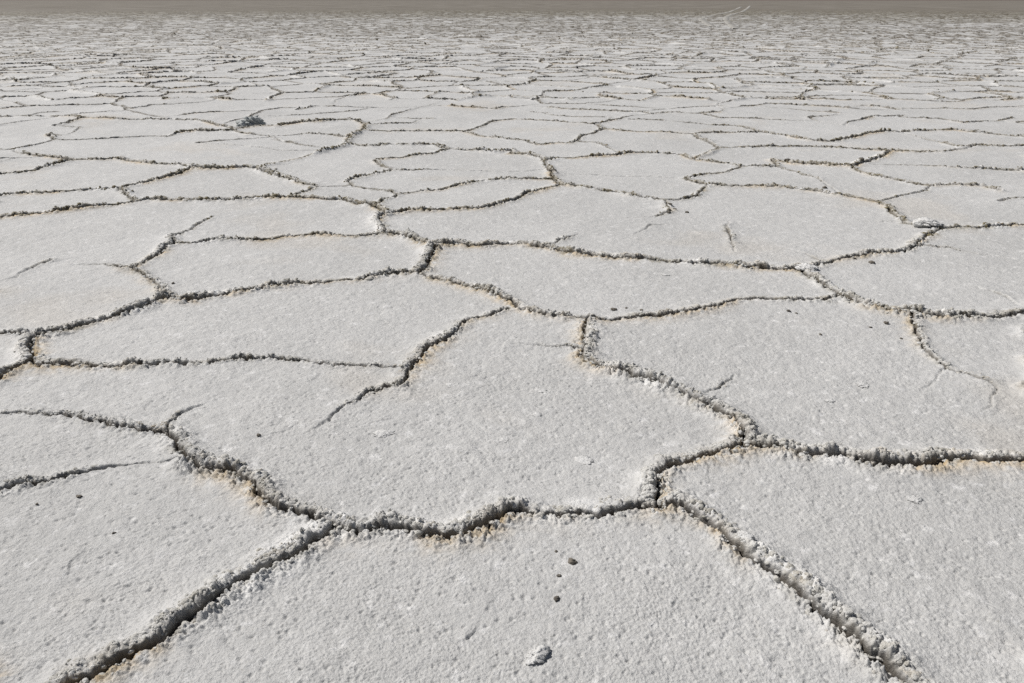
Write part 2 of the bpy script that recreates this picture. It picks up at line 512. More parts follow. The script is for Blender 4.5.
def shape(g):
    X, Y = g.X, g.Y
    near = np.clip(1.5 - g.cell / .01, 0, 1)
    # strength comes and goes along a ridge
    md = .78 + .62 * perlin(X * 3.1, Y * 3.1, 21) + .4 * perlin(X * 9, Y * 9, 22)
    md = np.clip(md, .12, 1.5)
    lm = np.clip(.9 + .7 * perlin(X * .8, Y * .8, 25), .35, 1.4)
    md = md + (lm - md) * sstep(9, 25, g.rad)
    rim = g.rim * md
    crumb = np.exp(-(np.abs(g.D - .012 * g.Sg) / (.016 + .028 * g.Sg)) ** 2.5) * sstep(.12, .5, g.Sg) * np.clip(md, .3, 1.3)
    w1 = 1 - worley(X * 42, Y * 42, 1)
    w2 = 1 - worley(X * 95, Y * 95, 2)
    lump = (w1 - .42) * .026 + (w2 - .45) * .020 * near + perlin(X * 24, Y * 24, 23) * .010 + perlin(X * 150, Y * 150, 24) * .004 * near
    gw = np.maximum(.0026 + .0058 * g.Sg, g.cell * .5)
    farb = 1 + .25 * sstep(3.5, 6, g.rad) + 1.5 * sstep(6, 30, g.rad)
    groove = np.exp(-(g.D / gw) ** 2)
    ramp_ = .34 + .66 * (1 - np.exp(-(g.D / (.012 + .022 * g.Sg)) ** 2))
    H = rim * .050 * farb * ramp_ + g.curl * .011 * np.clip(md, .5, 1.2)
    z = H + crumb * lump
    gdep = (.004 + .045 * g.Sg ** 1.2) + np.maximum(z, 0) * .6
    z = z - groove * gdep * (1 + .8 * sstep(4, 9, g.rad))
    # surface of the plates: slow swell, blisters and grain
    z += perlin(X * .9, Y * .9, 31) * .012
    z += perlin(X * 3.7, Y * 3.7, 32) * .0045
    z += perlin(X * 14, Y * 14, 33) * .0016
    if g.cell.min() < .02:
        bl = np.clip(.23 - worley(X * 2.6, Y * 2.6, 9), 0, 1) * 1.6 + np.clip(.33 - worley(X * 9, Y * 9, 4), 0, 1) * .8
        z += bl * .014 * (perlin(X * 4, Y * 4, 38) > .1) * near
        rough = .75 + .5 * perlin(X * 2.1, Y * 2.1, 39) + .35 * perlin(X * 8, Y * 8, 40)
        z += (.5 - worley(X * 60, Y * 60, 34)) * .0022 * near * rough + perlin(X * 26, Y * 26, 27) * .0020
        z += perlin(X * 95, Y * 95, 37) * .0017 * near * rough
        z += perlin(X * 160, Y * 160, 35) * .0020 * near * rough
        pit = np.clip(.2 - worley(X * 22, Y * 22, 6), 0, 1)
        z -= pit * .03 * near * (perlin(X * 6, Y * 6, 36) > -.1)
    g.Z = z
    # raised side leans out over the lower one
    lean = np.where(g.up > 0, 1.0, 0.25) * np.exp(-((g.D - .016) / .012) ** 2) * g.Sg * np.clip(md, 0, 1.2)
    lean = np.where(g.cell < .02, lean, 0)
    g.PX = X - g.nx * lean * .012
    g.PY = Y - g.ny * lean * .012
    # wear and painted shade: olive dirt caught in the crumbly ridges, mud plus painted shadow in the crack, rusty salt stains beside them
    dn = perlin(X * 8, Y * 8, 41) * .9 + perlin(X * 30, Y * 30, 42) * .6
    wd = np.maximum(.018 + .024 * g.Sg, g.cell * 1.1)
    dirt = np.exp(-(g.D / wd) ** 2) * sstep(.1, .5, g.Sg) * np.clip(.62 + dn, 0, 1)
    dirt = dirt * (.38 + .62 * sstep(2.0, 6.0, g.rad))
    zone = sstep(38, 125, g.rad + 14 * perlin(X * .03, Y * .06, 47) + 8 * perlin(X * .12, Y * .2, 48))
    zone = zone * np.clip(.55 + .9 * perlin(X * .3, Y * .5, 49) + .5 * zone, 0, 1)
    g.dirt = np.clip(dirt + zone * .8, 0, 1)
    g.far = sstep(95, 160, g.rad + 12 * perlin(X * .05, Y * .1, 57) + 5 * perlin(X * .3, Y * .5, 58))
    fr = np.exp(-(g.D / .075) ** 2) * sstep(.3, .8, g.Sg) * sstep(-.05, .45, perlin(X * 4.5, Y * 4.5, 50) + .4 * perlin(X * 17, Y * 17, 51))
    fr = fr * np.where(g.up > 0, 1, .45)
    fl = sstep(.23, .12, worley(X * 2.6, Y * 2.6, 9) + .1 * perlin(X * 40, Y * 40, 53)) * (perlin(X * 1.7, Y * 1.7, 54) > .15)
    g.fresh = np.clip(fr + fl * .12 + .55 * crumb * (g.rad < 9) * np.clip(.6 + 1.2 * perlin(X * 11, Y * 11, 56), 0, 1), 0, 1)
    g.mud = np.exp(-(g.D / (gw * np.where(g.up > 0, 1.9, 1.25))) ** 2.5) * sstep(.1, .4, g.Sg)  # crack-floor mud, widened up the raised wall as a painted shadow line
    sn = sstep(-.2, .4, perlin(X * 1.3, Y * 1.3, 43) + .35 * perlin(X * 6, Y * 6, 44))
    g.stain = np.exp(-(g.D / .042) ** 1.3) * sn * np.clip(.9 + 1.2 * perlin(X * 28, Y * 28, 55), 0, 1) * sstep(.3, .7, g.Sg) * np.where(g.up < 0, 1.35, .3)
    g.stain = np.clip(g.stain, 0, 1)
    g.stain += .10 * sstep(.35, .8, perlin(X * .8, Y * .8, 45) + .3 * perlin(X * 4, Y * 4, 46))


G1 = make_grid(RMIN, RMID, 620)
shape(G1)
G2 = make_grid(RMID, RMAX, 420)
shape(G2)
G2.Z += 0


def sample(g, x, y, arr):
    r = np.maximum(np.hypot(x, y), .2)
    i = np.clip(np.round((np.log(r) - g.lr[0]) / g.dl).astype(int), 0, arr.shape[0] - 1)
    j = np.clip(np.round((np.arctan2(x, y) + HALF) / g.dth).astype(int), 0, arr.shape[1] - 1)
    return arr[i, j]


# ------------------------------------------------------------------ which plate is each point on: runs of open ground joined ring to ring
def components(g, open_=None, least=None):
    if open_ is None:
        open_ = g.D > np.maximum(g.cell * .85, .0015)
        qx, qy = proj(g.X, g.Y)
        open_ &= ~(((np.abs(qx + 12) < 2.5) | (np.abs(qx - 1036) < 2.5)) & (qy > 150) & (qy < 740))
    nr, nc = open_.shape
    lab = np.zeros(open_.shape, np.int32)
    parent = [0]

    def find(a):
        while parent[a] != a:
            parent[a] = parent[parent[a]]
            a = parent[a]
        return a
    for i in range(nr):
        row = open_[i].astype(np.int8)
        dif = np.diff(np.concatenate([[0], row, [0]]))
        st, en = np.nonzero(dif == 1)[0], np.nonzero(dif == -1)[0]
        for a, b in zip(st, en):
            new = 0
            if i:
                up = lab[i - 1, a:b]
                ids = np.unique(up)
                ids = ids[ids > 0]
                if len(ids):
                    new = find(int(ids[0]))
                    for q in ids[1:]:
                        q = find(int(q))
                        if q != new:
                            parent[max(q, new)] = min(q, new)
                            new = min(q, new)
            if not new:
                parent.append(len(parent))
                new = len(parent) - 1
            lab[i, a:b] = new
    root = np.array([find(k) for k in range(len(parent))], np.int32)
    lab = root[lab]
    cnt = np.bincount(lab.ravel(), minlength=len(parent))
    area = np.bincount(lab.ravel(), weights=(g.cell ** 2).ravel(), minlength=len(parent))
    small = ((area < .02) | (cnt < 60))
    small[0] = True
    if least is not None:
        return (cnt < least)[lab]
    lab[small[lab]] = 0
    for _ in range(400):
        z = lab == 0
        if not z.any():
            break
        for ax, sh in ((0, 1), (0, -1), (1, 1), (1, -1)):
            n = np.roll(lab, sh, ax)
            z = lab == 0
            lab[z] = n[z]
    return lab


G1.lab = components(G1)
px, py = proj(G1.X, G1.Y)
inframe = (px > 0) & (px < 1024) & (py > 0) & (py < 683)
slant = np.sqrt(G1.rad ** 2 + CAM_H ** 2)
pa = np.where(inframe, G1.cell ** 2 * F * F * CAM_H / slant ** 3, 0)
nl = G1.lab.max() + 1
parea = np.bincount(G1.lab.ravel(), weights=pa.ravel(), minlength=nl)
wts = (G1.cell ** 2) * inframe
sw = np.bincount(G1.lab.ravel(), weights=wts.ravel(), minlength=nl) + 1e-9
cxs = np.bincount(G1.lab.ravel(), weights=(pa * px).ravel(), minlength=nl) / np.maximum(parea, 1e-9)
cys = np.bincount(G1.lab.ravel(), weights=(pa * py).ravel(), minlength=nl) / np.maximum(parea, 1e-9)
order = [k for k in np.argsort(-parea) if parea[k] > 12][:300]
print('plates', len(order), 'of', (parea > 0).sum(), [(int(parea[k]), int(cxs[k]), int(cys[k])) for k in order[:70]])

# ------------------------------------------------------------------ materials


def principled(name, rough=.7):
    m = bpy.data.materials.new(name)
    m.use_nodes = True
    n = m.node_tree
    b = n.nodes['Principled BSDF']
    b.inputs['Roughness'].default_value = rough
    b.inputs['Specular IOR Level'].default_value = .25
    return m, n, b


def N(n, t, **k):
    o = n.nodes.new(t)
    for a, v in k.items():
        if a in o.inputs.keys():
            o.inputs[a].default_value = v
        else:
            setattr(o, a, v)
    return o


def mixc(n, fac, a, b):
    m = n.nodes.new('ShaderNodeMix')
    m.data_type = 'RGBA'
    for sock, v in ((m.inputs[0], fac), (m.inputs[6], a), (m.inputs[7], b)):
        if isinstance(v, (int, float)):
            sock.default_value = v
        elif isinstance(v, tuple):
            sock.default_value = (*v, 1)
        else:
            n.links.new(v, sock)
    return m.outputs[2]


def ramp(n, src, *stops):
    r = n.nodes.new('ShaderNodeValToRGB')
    while len(r.color_ramp.elements) < len(stops):
        r.color_ramp.elements.new(.5)
    for e, (p, v) in zip(r.color_ramp.elements, stops):
        e.position = p
        e.color = (v, v, v, 1) if isinstance(v, (int, float)) else (*v, 1)
    n.links.new(src, r.inputs[0])
    return r.outputs[0]


SALT = (.615, .612, .60)
DIRT = (.185, .155, .08)
MUD_SHADE = (.055, .042, .028)  # brown-black for crack mud and the shadow painted on the crack wall


def salt_material(name, worn=True, bump_cm=1.0, dirty=0.0, over=None):
    m, n, b = principled(name, .62)
    geo = N(n, 'ShaderNodeNewGeometry')
    pos = geo.outputs['Position']

    def noise(scale, det=4, rough=.6):
        o = N(n, 'ShaderNodeTexNoise')
        o.inputs['Scale'].default_value = scale
        o.inputs['Detail'].default_value = det
        o.inputs['Roughness'].default_value = rough
        n.links.new(pos, o.inputs['Vector'])
        return o.outputs['Fac']
    big = ramp(n, noise(.7, 5), (.3, 0.0), (.7, 1.0))
    fine = ramp(n, noise(70, 3, .7), (.28, 0.0), (.5, 1.0))
    spk = ramp(n, noise(210, 2, .5), (.26, 1.0), (.36, 0.0))
    c = mixc(n, big, (SALT[0] * .85, SALT[1] * .85, SALT[2] * .845), SALT)
    c = mixc(n, fine, mixc(n, .5, c, (.46, .455, .44)), c)
    c = mixc(n, spk, c, (.36, .345, .31))
    c = mixc(n, ramp(n, noise(17, 5, .7), (.56, 0.0), (.68, .75)), c, (.78, .775, .765))
    c = mixc(n, ramp(n, noise(5, 6, .65), (.30, .6), (.46, 0.0)), c, (SALT[0] * .83, SALT[1] * .83, SALT[2] * .83))
    if worn:
        def attr(nm):
            a = N(n, 'ShaderNodeAttribute')
            a.attribute_name = nm
            return a.outputs['Fac']
        c = mixc(n, attr('fresh'), c, (.82, .815, .80))
        c = mixc(n, attr('stain'), c, (.60, .475, .31))
        dm = N(n, 'ShaderNodeMath', operation='MULTIPLY')
        n.links.new(attr('dirt'), dm.inputs[0])
        n.links.new(ramp(n, noise(26, 4), (.35, .25), (.6, 1.0)), dm.inputs[1])
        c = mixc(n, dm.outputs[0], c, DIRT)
        c = mixc(n, attr('mud'), c, MUD_SHADE)
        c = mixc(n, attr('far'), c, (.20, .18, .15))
    else:
        if over:
            c = mixc(n, .72, c, over)
        dn = ramp(n, noise(9, 4), (.42, 0.0), (.62, dirty))
        c = mixc(n, dn, c, DIRT)
        if dirty:
            c = mixc(n, ramp(n, noise(3.1, 3), (.55, 0.0), (.75, .5)), c, (.58, .47, .33))
    n.links.new(c, b.inputs['Base Color'])
    bp = N(n, 'ShaderNodeBump')
    bp.inputs['Strength'].default_value = .8
    bp.inputs['Distance'].default_value = .0035 * bump_cm
    n.links.new(noise(230, 5, .7), bp.inputs['Height'])
    bp2 = N(n, 'ShaderNodeBump')
    bp2.inputs['Strength'].default_value = .7
    bp2.inputs['Distance'].default_value = .008 * bump_cm
    n.links.new(noise(70, 5, .62), bp2.inputs['Height'])
    n.links.new(bp.outputs[0], bp2.inputs['Normal'])
    n.links.new(bp2.outputs[0], b.inputs['Normal'])
    return m


M_SALT = salt_material('salt', True)
SALT_ = SALT
SALT = (.72, .71, .68)
M_CRUST = salt_material('salt_crust', False, 1.0, .4)
SALT = SALT_
SALT_ = SALT
SALT = (.76, .755, .74)
M_WHITE = salt_material('clean_salt', False, 1.0, .0)
SALT = SALT_
M_OLIVE = salt_material('dirty_crust', False, 1.0, .9, (.215, .18, .095))
SALT = (.40, .385, .35)
M_TRACK = salt_material('trodden_salt', False, 1.0, .0)
SALT = SALT_


def stone_material(name, col, col2):
    m, n, b = principled(name, .85)
    tc = N(n, 'ShaderNodeNewGeometry')
    o = N(n, 'ShaderNodeTexNoise')
    o.inputs['Scale'].default_value = 60
    o.inputs['Detail'].default_value = 5
    n.links.new(tc.outputs['Position'], o.inputs['Vector'])
    n.links.new(mixc(n, ramp(n, o.outputs['Fac'], (.35, 0.0), (.65, 1.0)), col, col2), b.inputs['Base Color'])
    bp = N(n, 'ShaderNodeBump')
    bp.inputs['Distance'].default_value = .003
    n.links.new(o.outputs['Fac'], bp.inputs['Height'])
    n.links.new(bp.outputs[0], b.inputs['Normal'])
    return m


M_DARK = stone_material('dark_pebble', (.10, .09, .08), (.2, .18, .15))
M_ROCK = stone_material('grey_rock', (.34, .36, .36), (.54, .56, .55))

# ------------------------------------------------------------------ meshes


def mesh_object(name, V, Fc, mats, parent=None, midx=None, attrs=None, smooth=True):
    me = bpy.data.meshes.new(name)
    V = np.ascontiguousarray(V, np.float32)
    k = Fc.shape[1]
    me.vertices.add(len(V))
    me.vertices.foreach_set('co', V.ravel())
    me.loops.add(Fc.size)
    me.loops.foreach_set('vertex_index', Fc.ravel().astype(np.int32))
    me.polygons.add(len(Fc))
    me.polygons.foreach_set('loop_start', np.arange(0, Fc.size, k, dtype=np.int32))
    me.polygons.foreach_set('loop_total', np.full(len(Fc), k, np.int32))
    for m in mats:
        me.materials.append(m)
    if midx is not None:
        me.polygons.foreach_set('material_index', midx.astype(np.int32))
    me.polygons.foreach_set('use_smooth', np.full(len(Fc), smooth) if midx is None else (midx == 0))
    for an, av in (attrs or {}).items():
        a = me.attributes.new(an, 'FLOAT', 'POINT')
        a.data.foreach_set('value', np.ascontiguousarray(av, np.float32))
    me.update()
    o = bpy.data.objects.new(name, me)
    C.objects.link(o)
    if parent:
        o.parent = parent
    return o


def sub(g, qi, qj):
    """quads by their lower corner -> vertices, tris, attributes"""
    nc = g.X.shape[1]
    a = qi * nc + qj
    q = np.stack([a, a + 1, a + nc + 1, a + nc], 1)
    u, inv = np.unique(q, return_inverse=True)
    inv = inv.reshape(q.shape)
    V = np.stack([g.PX.ravel()[u], g.PY.ravel()[u], g.Z.ravel()[u]], 1)
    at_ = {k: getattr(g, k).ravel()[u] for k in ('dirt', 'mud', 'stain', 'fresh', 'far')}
    return V, inv[:, ::-1], at_


def ico(sub_):
    t = (1 + 5 ** .5) / 2
    v = np.array([(-1, t, 0), (1, t, 0), (-1, -t, 0), (1, -t, 0), (0, -1, t), (0, 1, t), (0, -1, -t), (0, 1, -t), (t, 0, -1), (t, 0, 1), (-t, 0, -1), (-t, 0, 1)], float)
    f = [(0, 11, 5), (0, 5, 1), (0, 1, 7), (0, 7, 10), (0, 10, 11), (1, 5, 9), (5, 11, 4), (11, 10, 2), (10, 7, 6), (7, 1, 8), (3, 9, 4), (3, 4, 2), (3, 2, 6), (3, 6, 8), (3, 8, 9), (4, 9, 5), (2, 4, 11), (6, 2, 10), (8, 6, 7), (9, 8, 1)]
    v = [x / np.linalg.norm(x) for x in v]
    for _ in range(sub_):
        c, nf = {}, []

        def mid(a, b):
            k = (min(a, b), max(a, b))
            if k not in c:
                m = v[a] + v[b]
                v.append(m / np.linalg.norm(m))
                c[k] = len(v) - 1
            return c[k]
        for a, b, d in f:
            x, y, z = mid(a, b), mid(b, d), mid(d, a)
            nf += [(a, x, z), (b, y, x), (d, z, y), (x, y, z)]
        f = nf
    return np.array(v), np.array(f)


def lumpy(sub_, seed, amp=.35):
    v, f = ico(sub_)
    r_ = np.random.default_rng(seed)
    out = np.ones(len(v))
    for _ in range(7):
        d = r_.normal(size=3)
        d /= np.linalg.norm(d)
        out += amp * np.clip(v @ d - .35, 0, 1) * r_.uniform(-1.1, 1.3)
    out += r_.normal(size=len(v)) * amp * .16
    return v * out[:, None] * np.array([1, r_.uniform(.75, 1), r_.uniform(.6, .85)]), f


CH1 = [lumpy(1, 100 + i) for i in range(10)]
CH0 = [lumpy(0, 200 + i) for i in range(8)]


def salt_lumps(P, Sz, hi):
    """many small lumps of crystal salt: positions (n,3), radii (n,)"""
    Vs, Fs, off = [], [], 0
    bank = CH1 if hi else CH0
    pick = rng.integers(0, len(bank), len(P))
    for b in range(len(bank)):
        k = np.nonzero(pick == b)[0]
        if not len(k):
            continue
        v, f = bank[b]
        a = rng.random(len(k)) * 2 * np.pi
        ca, sa = np.cos(a)[:, None], np.sin(a)[:, None]
        x = v[None, :, 0] * ca - v[None, :, 1] * sa
        y = v[None, :, 0] * sa + v[None, :, 1] * ca
        z = np.broadcast_to(v[None, :, 2], x.shape)
        st = rng.uniform(.65, 1.45, (len(k), 1))
        x, z = x * st, z / np.sqrt(st)
        W = np.stack([x, y, z], 2) * Sz[k][:, None, None] + P[k][:, None, :]
        ff = f[None] + (np.arange(len(k)) * len(v))[:, None, None] + off
        Vs.append(W.reshape(-1, 3))
        Fs.append(ff.reshape(-1, 3))
        off += len(k) * len(v)
    return np.concatenate(Vs), np.concatenate(Fs)


# lumps strewn along every ridge
bx, by, bs, bl = [], [], [], []
for x0, y0, x1, y1, s0, s1, side in seg:
    l = math.hypot(x1 - x0, y1 - y0)
    mx, my = (x0 + x1) / 2, (y0 + y1) / 2
    d = math.hypot(mx, my)
    s = (s0 + s1) / 2
    if s < .2 or d > 120 or d < 1 or abs(math.atan2(mx, my)) > HALF - .05:
        continue
    n = l * (1900 if d < 3.6 else 1000 if d < 6 else 300 if d < 12 else 40 if d < 24 else 5 if d < 50 else 0) * (s * 1.1) ** 1.3
    n = int(n) + (random.random() < n - int(n))
    if not n:
        continue
    t = rng.random(n)
    x, y = x0 + (x1 - x0) * t, y0 + (y1 - y0) * t
    nx, ny = -(y1 - y0) / l * side, (x1 - x0) / l * side
    off = rng.normal(.010 * (.5 + s), .014 * (.4 + s), n)
    off = np.where(np.abs(off) < .004, rng.uniform(.004, .02, n), off)
    wx, wy = warp(x, y)
    bx.append(x - wx + nx * off)
    by.append(y - wy + ny * off)
    base = .0040 if d < 3.6 else .0050 if d < 6 else .0072 if d < 12 else .0105 if d < 24 else .017 if d < 50 else .026
    bs.append(base * (.6 + .55 * s) * np.minimum(rng.lognormal(-.12, .55, n), 2.5))
bx, by, bs = np.concatenate(bx), np.concatenate(by), np.concatenate(bs)
md = .78 + .62 * perlin(bx * 3.1, by * 3.1, 21) + .4 * perlin(bx * 9, by * 9, 22)
kp = rng.random(len(bx)) < np.clip(md, .15, 1.2) * .95
bx, by, bs, md = bx[kp], by[kp], bs[kp], md[kp]
bs = bs * np.clip(.7 + .4 * md, .7, 1.3)
br = np.hypot(bx, by)
bz = np.where(br < RMID, sample(G1, bx, by, G1.Z), sample(G2, bx, by, G2.Z)) - bs * .3
bl = np.where(br < RMID - .2, sample(G1, bx, by, G1.lab), -1)
print('lumps', len(bx))

# rim mask: the crumbly belt along the ridges is a part of its own
rimD = .02 + .03 * G1.Sg
G1.isrim = (G1.D < rimD * (1.05 + .25 * perlin(G1.X * 8, G1.Y * 8, 61))) & (G1.Sg > .22)

G1.isrim |= components(G1, ~G1.isrim, 2500) & (G1.rad < 4)
G1.isrim |= components(G1, ~G1.isrim, 900) & (G1.rad < 5)
G1.isrim |= components(G1, ~G1.isrim, 60)
ONES = 'first second third fourth fifth sixth seventh eighth ninth tenth eleventh twelfth thirteenth fourteenth fifteenth sixteenth seventeenth eighteenth nineteenth'.split()
ORD = ONES + ['twentieth'] + ['twenty-' + q for q in ONES[:9]] + ['thirtieth'] + ['thirty-' + q for q in ONES[:9]] + ['fortieth'] + ['forty-' + q for q in ONES[:9]] \
    + ['fiftieth'] + ['fifty-' + q for q in ONES[:9]] + ['sixtieth'] + ['sixty-' + q for q in ONES[:9]]
NAMED = {}
qlab = G1.lab[:-1, :-1]
srt = np.argsort(qlab.ravel(), kind='stable')
sl_lab = qlab.ravel()[srt]
lo = np.searchsorted(sl_lab, order, 'left')
hi = np.searchsorted(sl_lab, order, 'right')
ncq = qlab.shape[1]
used = np.zeros(qlab.size, bool)
bins = {}
for k in range(len(order)):
    ids = srt[lo[k]:hi[k]]
    used[ids] = True
    qi, qj = ids // ncq, ids % ncq
    rim = G1.isrim[qi, qj]
    if rim.sum() < 30 or (~rim).sum() < 120 or parea[order[k]] < 150:
        rim[:] = False
    V, Fc, A = sub(G1, qi[~rim], qj[~rim])
    ctr = V.mean(0)
    ctr[2] = 0
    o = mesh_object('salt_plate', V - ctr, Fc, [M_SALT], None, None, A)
    o.location = ctr
    o['category'] = 'salt plate'
    o['group'] = 'salt plates parted by ridged cracks'
    bins[order[k]] = o
    mine = np.nonzero(bl == order[k])[0]
    if rim.any():
        V, Fc, A = sub(G1, qi[rim], qj[rim])
        Fc = np.concatenate([Fc[:, [0, 1, 2]], Fc[:, [0, 2, 3]]])
        mi = np.zeros(len(Fc), int)
        if len(mine):
            far = np.hypot(bx[mine], by[mine]) > 6
            for sel, hq in ((mine[~far], True), (mine[far], False)):
                if len(sel):
                    v2, f2 = salt_lumps(np.stack([bx[sel], by[sel], bz[sel]], 1), bs[sel], hq)
                    Fc = np.concatenate([Fc, f2 + len(V)])
                    V = np.concatenate([V, v2])
                    mi = np.concatenate([mi, np.full(len(f2), 1 if hq else 2)])
                    A = {q: np.concatenate([a, np.zeros(len(v2))]) for q, a in A.items()}
        mesh_object('crusted_rim', V - ctr, Fc, [M_SALT, M_CRUST, M_OLIVE], o, mi, A)

# labels: rows of plates by their depth in the view, counted from the left
LAB_PTS = [
    (450, 450, 'huge central plate with a branching dead-end ridge and thin white flakes'),
    (500, 620, 'nearest plate at the bottom, carrying two dark pebbles and a white salt chunk'),
    (821, 375, 'wide plate right of centre with tiny dark pebbles under its upper ridge'),
    (867, 544, 'lower right plate with a white knob, right of the bright diagonal ridge'),
    (100, 556, 'lower left plate whose right side is the deepest open crack'),
    (600, 225, 'big upper middle plate with a short crumbled upright crack inside it'),
    (60, 300, 'broad left plate with a dead-end ridge climbing to the right inside it'),
    (606, 282, 'long lens-shaped plate directly behind the huge central plate'),
    (286, 263, 'rounded plate between the broad left plate and the dark central junction'),
    (950, 285, 'plate at the right edge with a dark pebble below its upper ridge'),
    (60, 447, 'small wedge plate at the left edge between two thin cracks'),
    (150, 152, 'long far plate in front of the grey boulder, spreading to the left'),
    (960, 205, 'far plate at the right edge, directly behind the white salt heap'),
    (860, 123, 'wide far plate on the right with short loose dashes of ridge on it'),
    (350, 100, 'wide far plate directly behind the grey boulder'),
    (760, 99, 'very long thin plate running to the right edge behind the dashed plate'),
    (220, 186, 'small leaf-shaped plate in front of a short thick dark ridge'),
    (440, 140, 'long far plate ending at a brown stepped ridge on its right'),
    (343, 164, 'far plate in front of the hooked ridge right of the grey boulder'),
    (464, 197, 'narrow wedge plate just behind the dark central junction'),
    (630, 168, 'far plate right of the brown stepped ridge, with a dark knob beside it'),
    (89, 180, 'far left plate touching the leaf-shaped plate, behind a straight ridge'),
    (12, 350, 'tiny rounded plate at the left edge inside a bend of the ridge'),
]
ext = {}
pxg, pyg = px, py
for k in order:
    pass
done = set()
for qx, qy, lb_ in LAB_PTS:
    wx_, wy_ = at(qx, qy)
    k = int(sample(G1, np.array([wx_]), np.array([wy_]), G1.lab)[0])
    if k in bins and k not in done:
        bins[k]['label'] = lb_
        done.add(k)
    else:
        print('label not placed', qx, qy, lb_)
edges_ = [400, 192, 172, 158, 146, 134, 122, 110, 100, 93, 87.5, 83, 79, 75.5, 72, 69, 66, 63, 60, 57, 54, 51, 48, 40]
for r_ in range(len(edges_) - 1):
    row_ = sorted([k for k in order if k not in done and edges_[r_ + 1] <= cys[k] < edges_[r_]], key=lambda k: cxs[k])
    med = np.median([parea[k] for k in row_]) if row_ else 1
    for j_, k in enumerate(row_):
        adj = 'large' if parea[k] > 1.5 * med else 'small' if parea[k] < .6 * med else 'pale'
        where = '%s from left' % ORD[j_] if j_ < len(row_) - 1 or not j_ else 'rightmost'
        bins[k]['label'] = '%s plate, %s in the %s row beyond the big upper middle plate' % (adj, where, ORD[r_])
        done.add(k)
for k in order:
    if k not in done:
        bins[k]['label'] = 'thin far salt plate in the most distant row of plates'
rest = np.nonzero(~used)[0]
V, Fc, A = sub(G1, rest // ncq, rest % ncq)
nr2, nc2 = G2.X.shape
ii, jj = np.meshgrid(np.arange(nr2 - 1), np.arange(nc2 - 1), indexing='ij')
V2, F2, A2 = sub(G2, ii.ravel(), jj.ravel())
Fc = np.concatenate([Fc, F2 + len(V)])
V = np.concatenate([V, V2])
A = {q: np.concatenate([A[q], A2[q]]) for q in A}
loose = np.nonzero(~np.isin(bl, order))[0]
v2, f2 = salt_lumps(np.stack([bx[loose], by[loose], bz[loose]], 1), bs[loose], False)
Fc = np.concatenate([Fc[:, [0, 1, 2]], Fc[:, [0, 2, 3]], f2 + len(V)])
mi = np.zeros(len(Fc), int)
mi[-len(f2):] = 1
V = np.concatenate([V, v2])
A = {q: np.concatenate([a, np.zeros(len(v2))]) for q, a in A.items()}
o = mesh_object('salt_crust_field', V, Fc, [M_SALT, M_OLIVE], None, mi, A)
o['kind'] = 'stuff'
o['label'] = 'far field of small ridged salt plates running toward the brown horizon'
o['category'] = 'salt crust'

# ------------------------------------------------------------------ ground sheet under the plates and on to the horizon
def ground_mesh():
    rs = np.concatenate([[0.0], np.geomspace(.6, 30000, 150)])
    th = np.linspace(-math.pi, math.pi, 241)[:-1]
    RR, TH = np.meshgrid(rs, th, indexing='ij')
    X, Y = RR * np.sin(TH), RR * np.cos(TH)
    Z = -.085 + .075 * sstep(135, 180, RR)
    n, m = RR.shape
    a = np.arange(n * m).reshape(n, m)
    q = np.stack([a[:-1], np.roll(a, -1, 1)[:-1], np.roll(a, -1, 1)[1:], a[1:]], 2).reshape(-1, 4)
    return np.stack([X.ravel(), Y.ravel(), Z.ravel()], 1), q[:, ::-1]


m, n, b = principled('dry_mud', .9)
geo = N(n, 'ShaderNodeNewGeometry')
mp = N(n, 'ShaderNodeMapping')
n.links.new(geo.outputs['Position'], mp.inputs['Vector'])
mp.inputs['Scale'].default_value = (.16, .05, 1)
no = N(n, 'ShaderNodeTexNoise')
no.inputs['Scale'].default_value = 1
no.inputs['Detail'].default_value = 8
n.links.new(mp.outputs[0], no.inputs['Vector'])
n.links.new(mixc(n, ramp(n, no.outputs['Fac'], (.35, 0.0), (.65, 1.0)), (.16, .142, .118), (.24, .22, .19)), b.inputs['Base Color'])
V, q = ground_mesh()
o = mesh_object('ground', V, q, [m])
o['kind'] = 'structure'


# ------------------------------------------------------------------ low hills on the horizon
M_HILL = stone_material('hill_earth', (.15, .115, .10), (.20, .16, .14))
hx = np.linspace(-3000, 3000, 400)
top = 26 * np.exp(-np.abs((hx - 410) / 230) ** 3) + 2 + 3 * perlin(hx * .0009, hx * 0, 71) + 2 * perlin(hx * .004, hx * 0, 72) 
top = np.maximum(top, .6)
prof = [(0, 0), (150, .25), (500, .7), (900, 1), (1500, .8), (2600, 0)]
V = np.concatenate([np.stack([hx, 1450 + dy + 0 * hx, top * hh - .5], 1) for dy, hh in prof])
a = np.arange(len(prof) * 400).reshape(len(prof), 400)
q = np.stack([a[:-1, :-1], a[:-1, 1:], a[1:, 1:], a[1:, :-1]], 2).reshape(-1, 4)
o = mesh_object('hills', V, q, [M_HILL])
o['kind'] = 'structure'

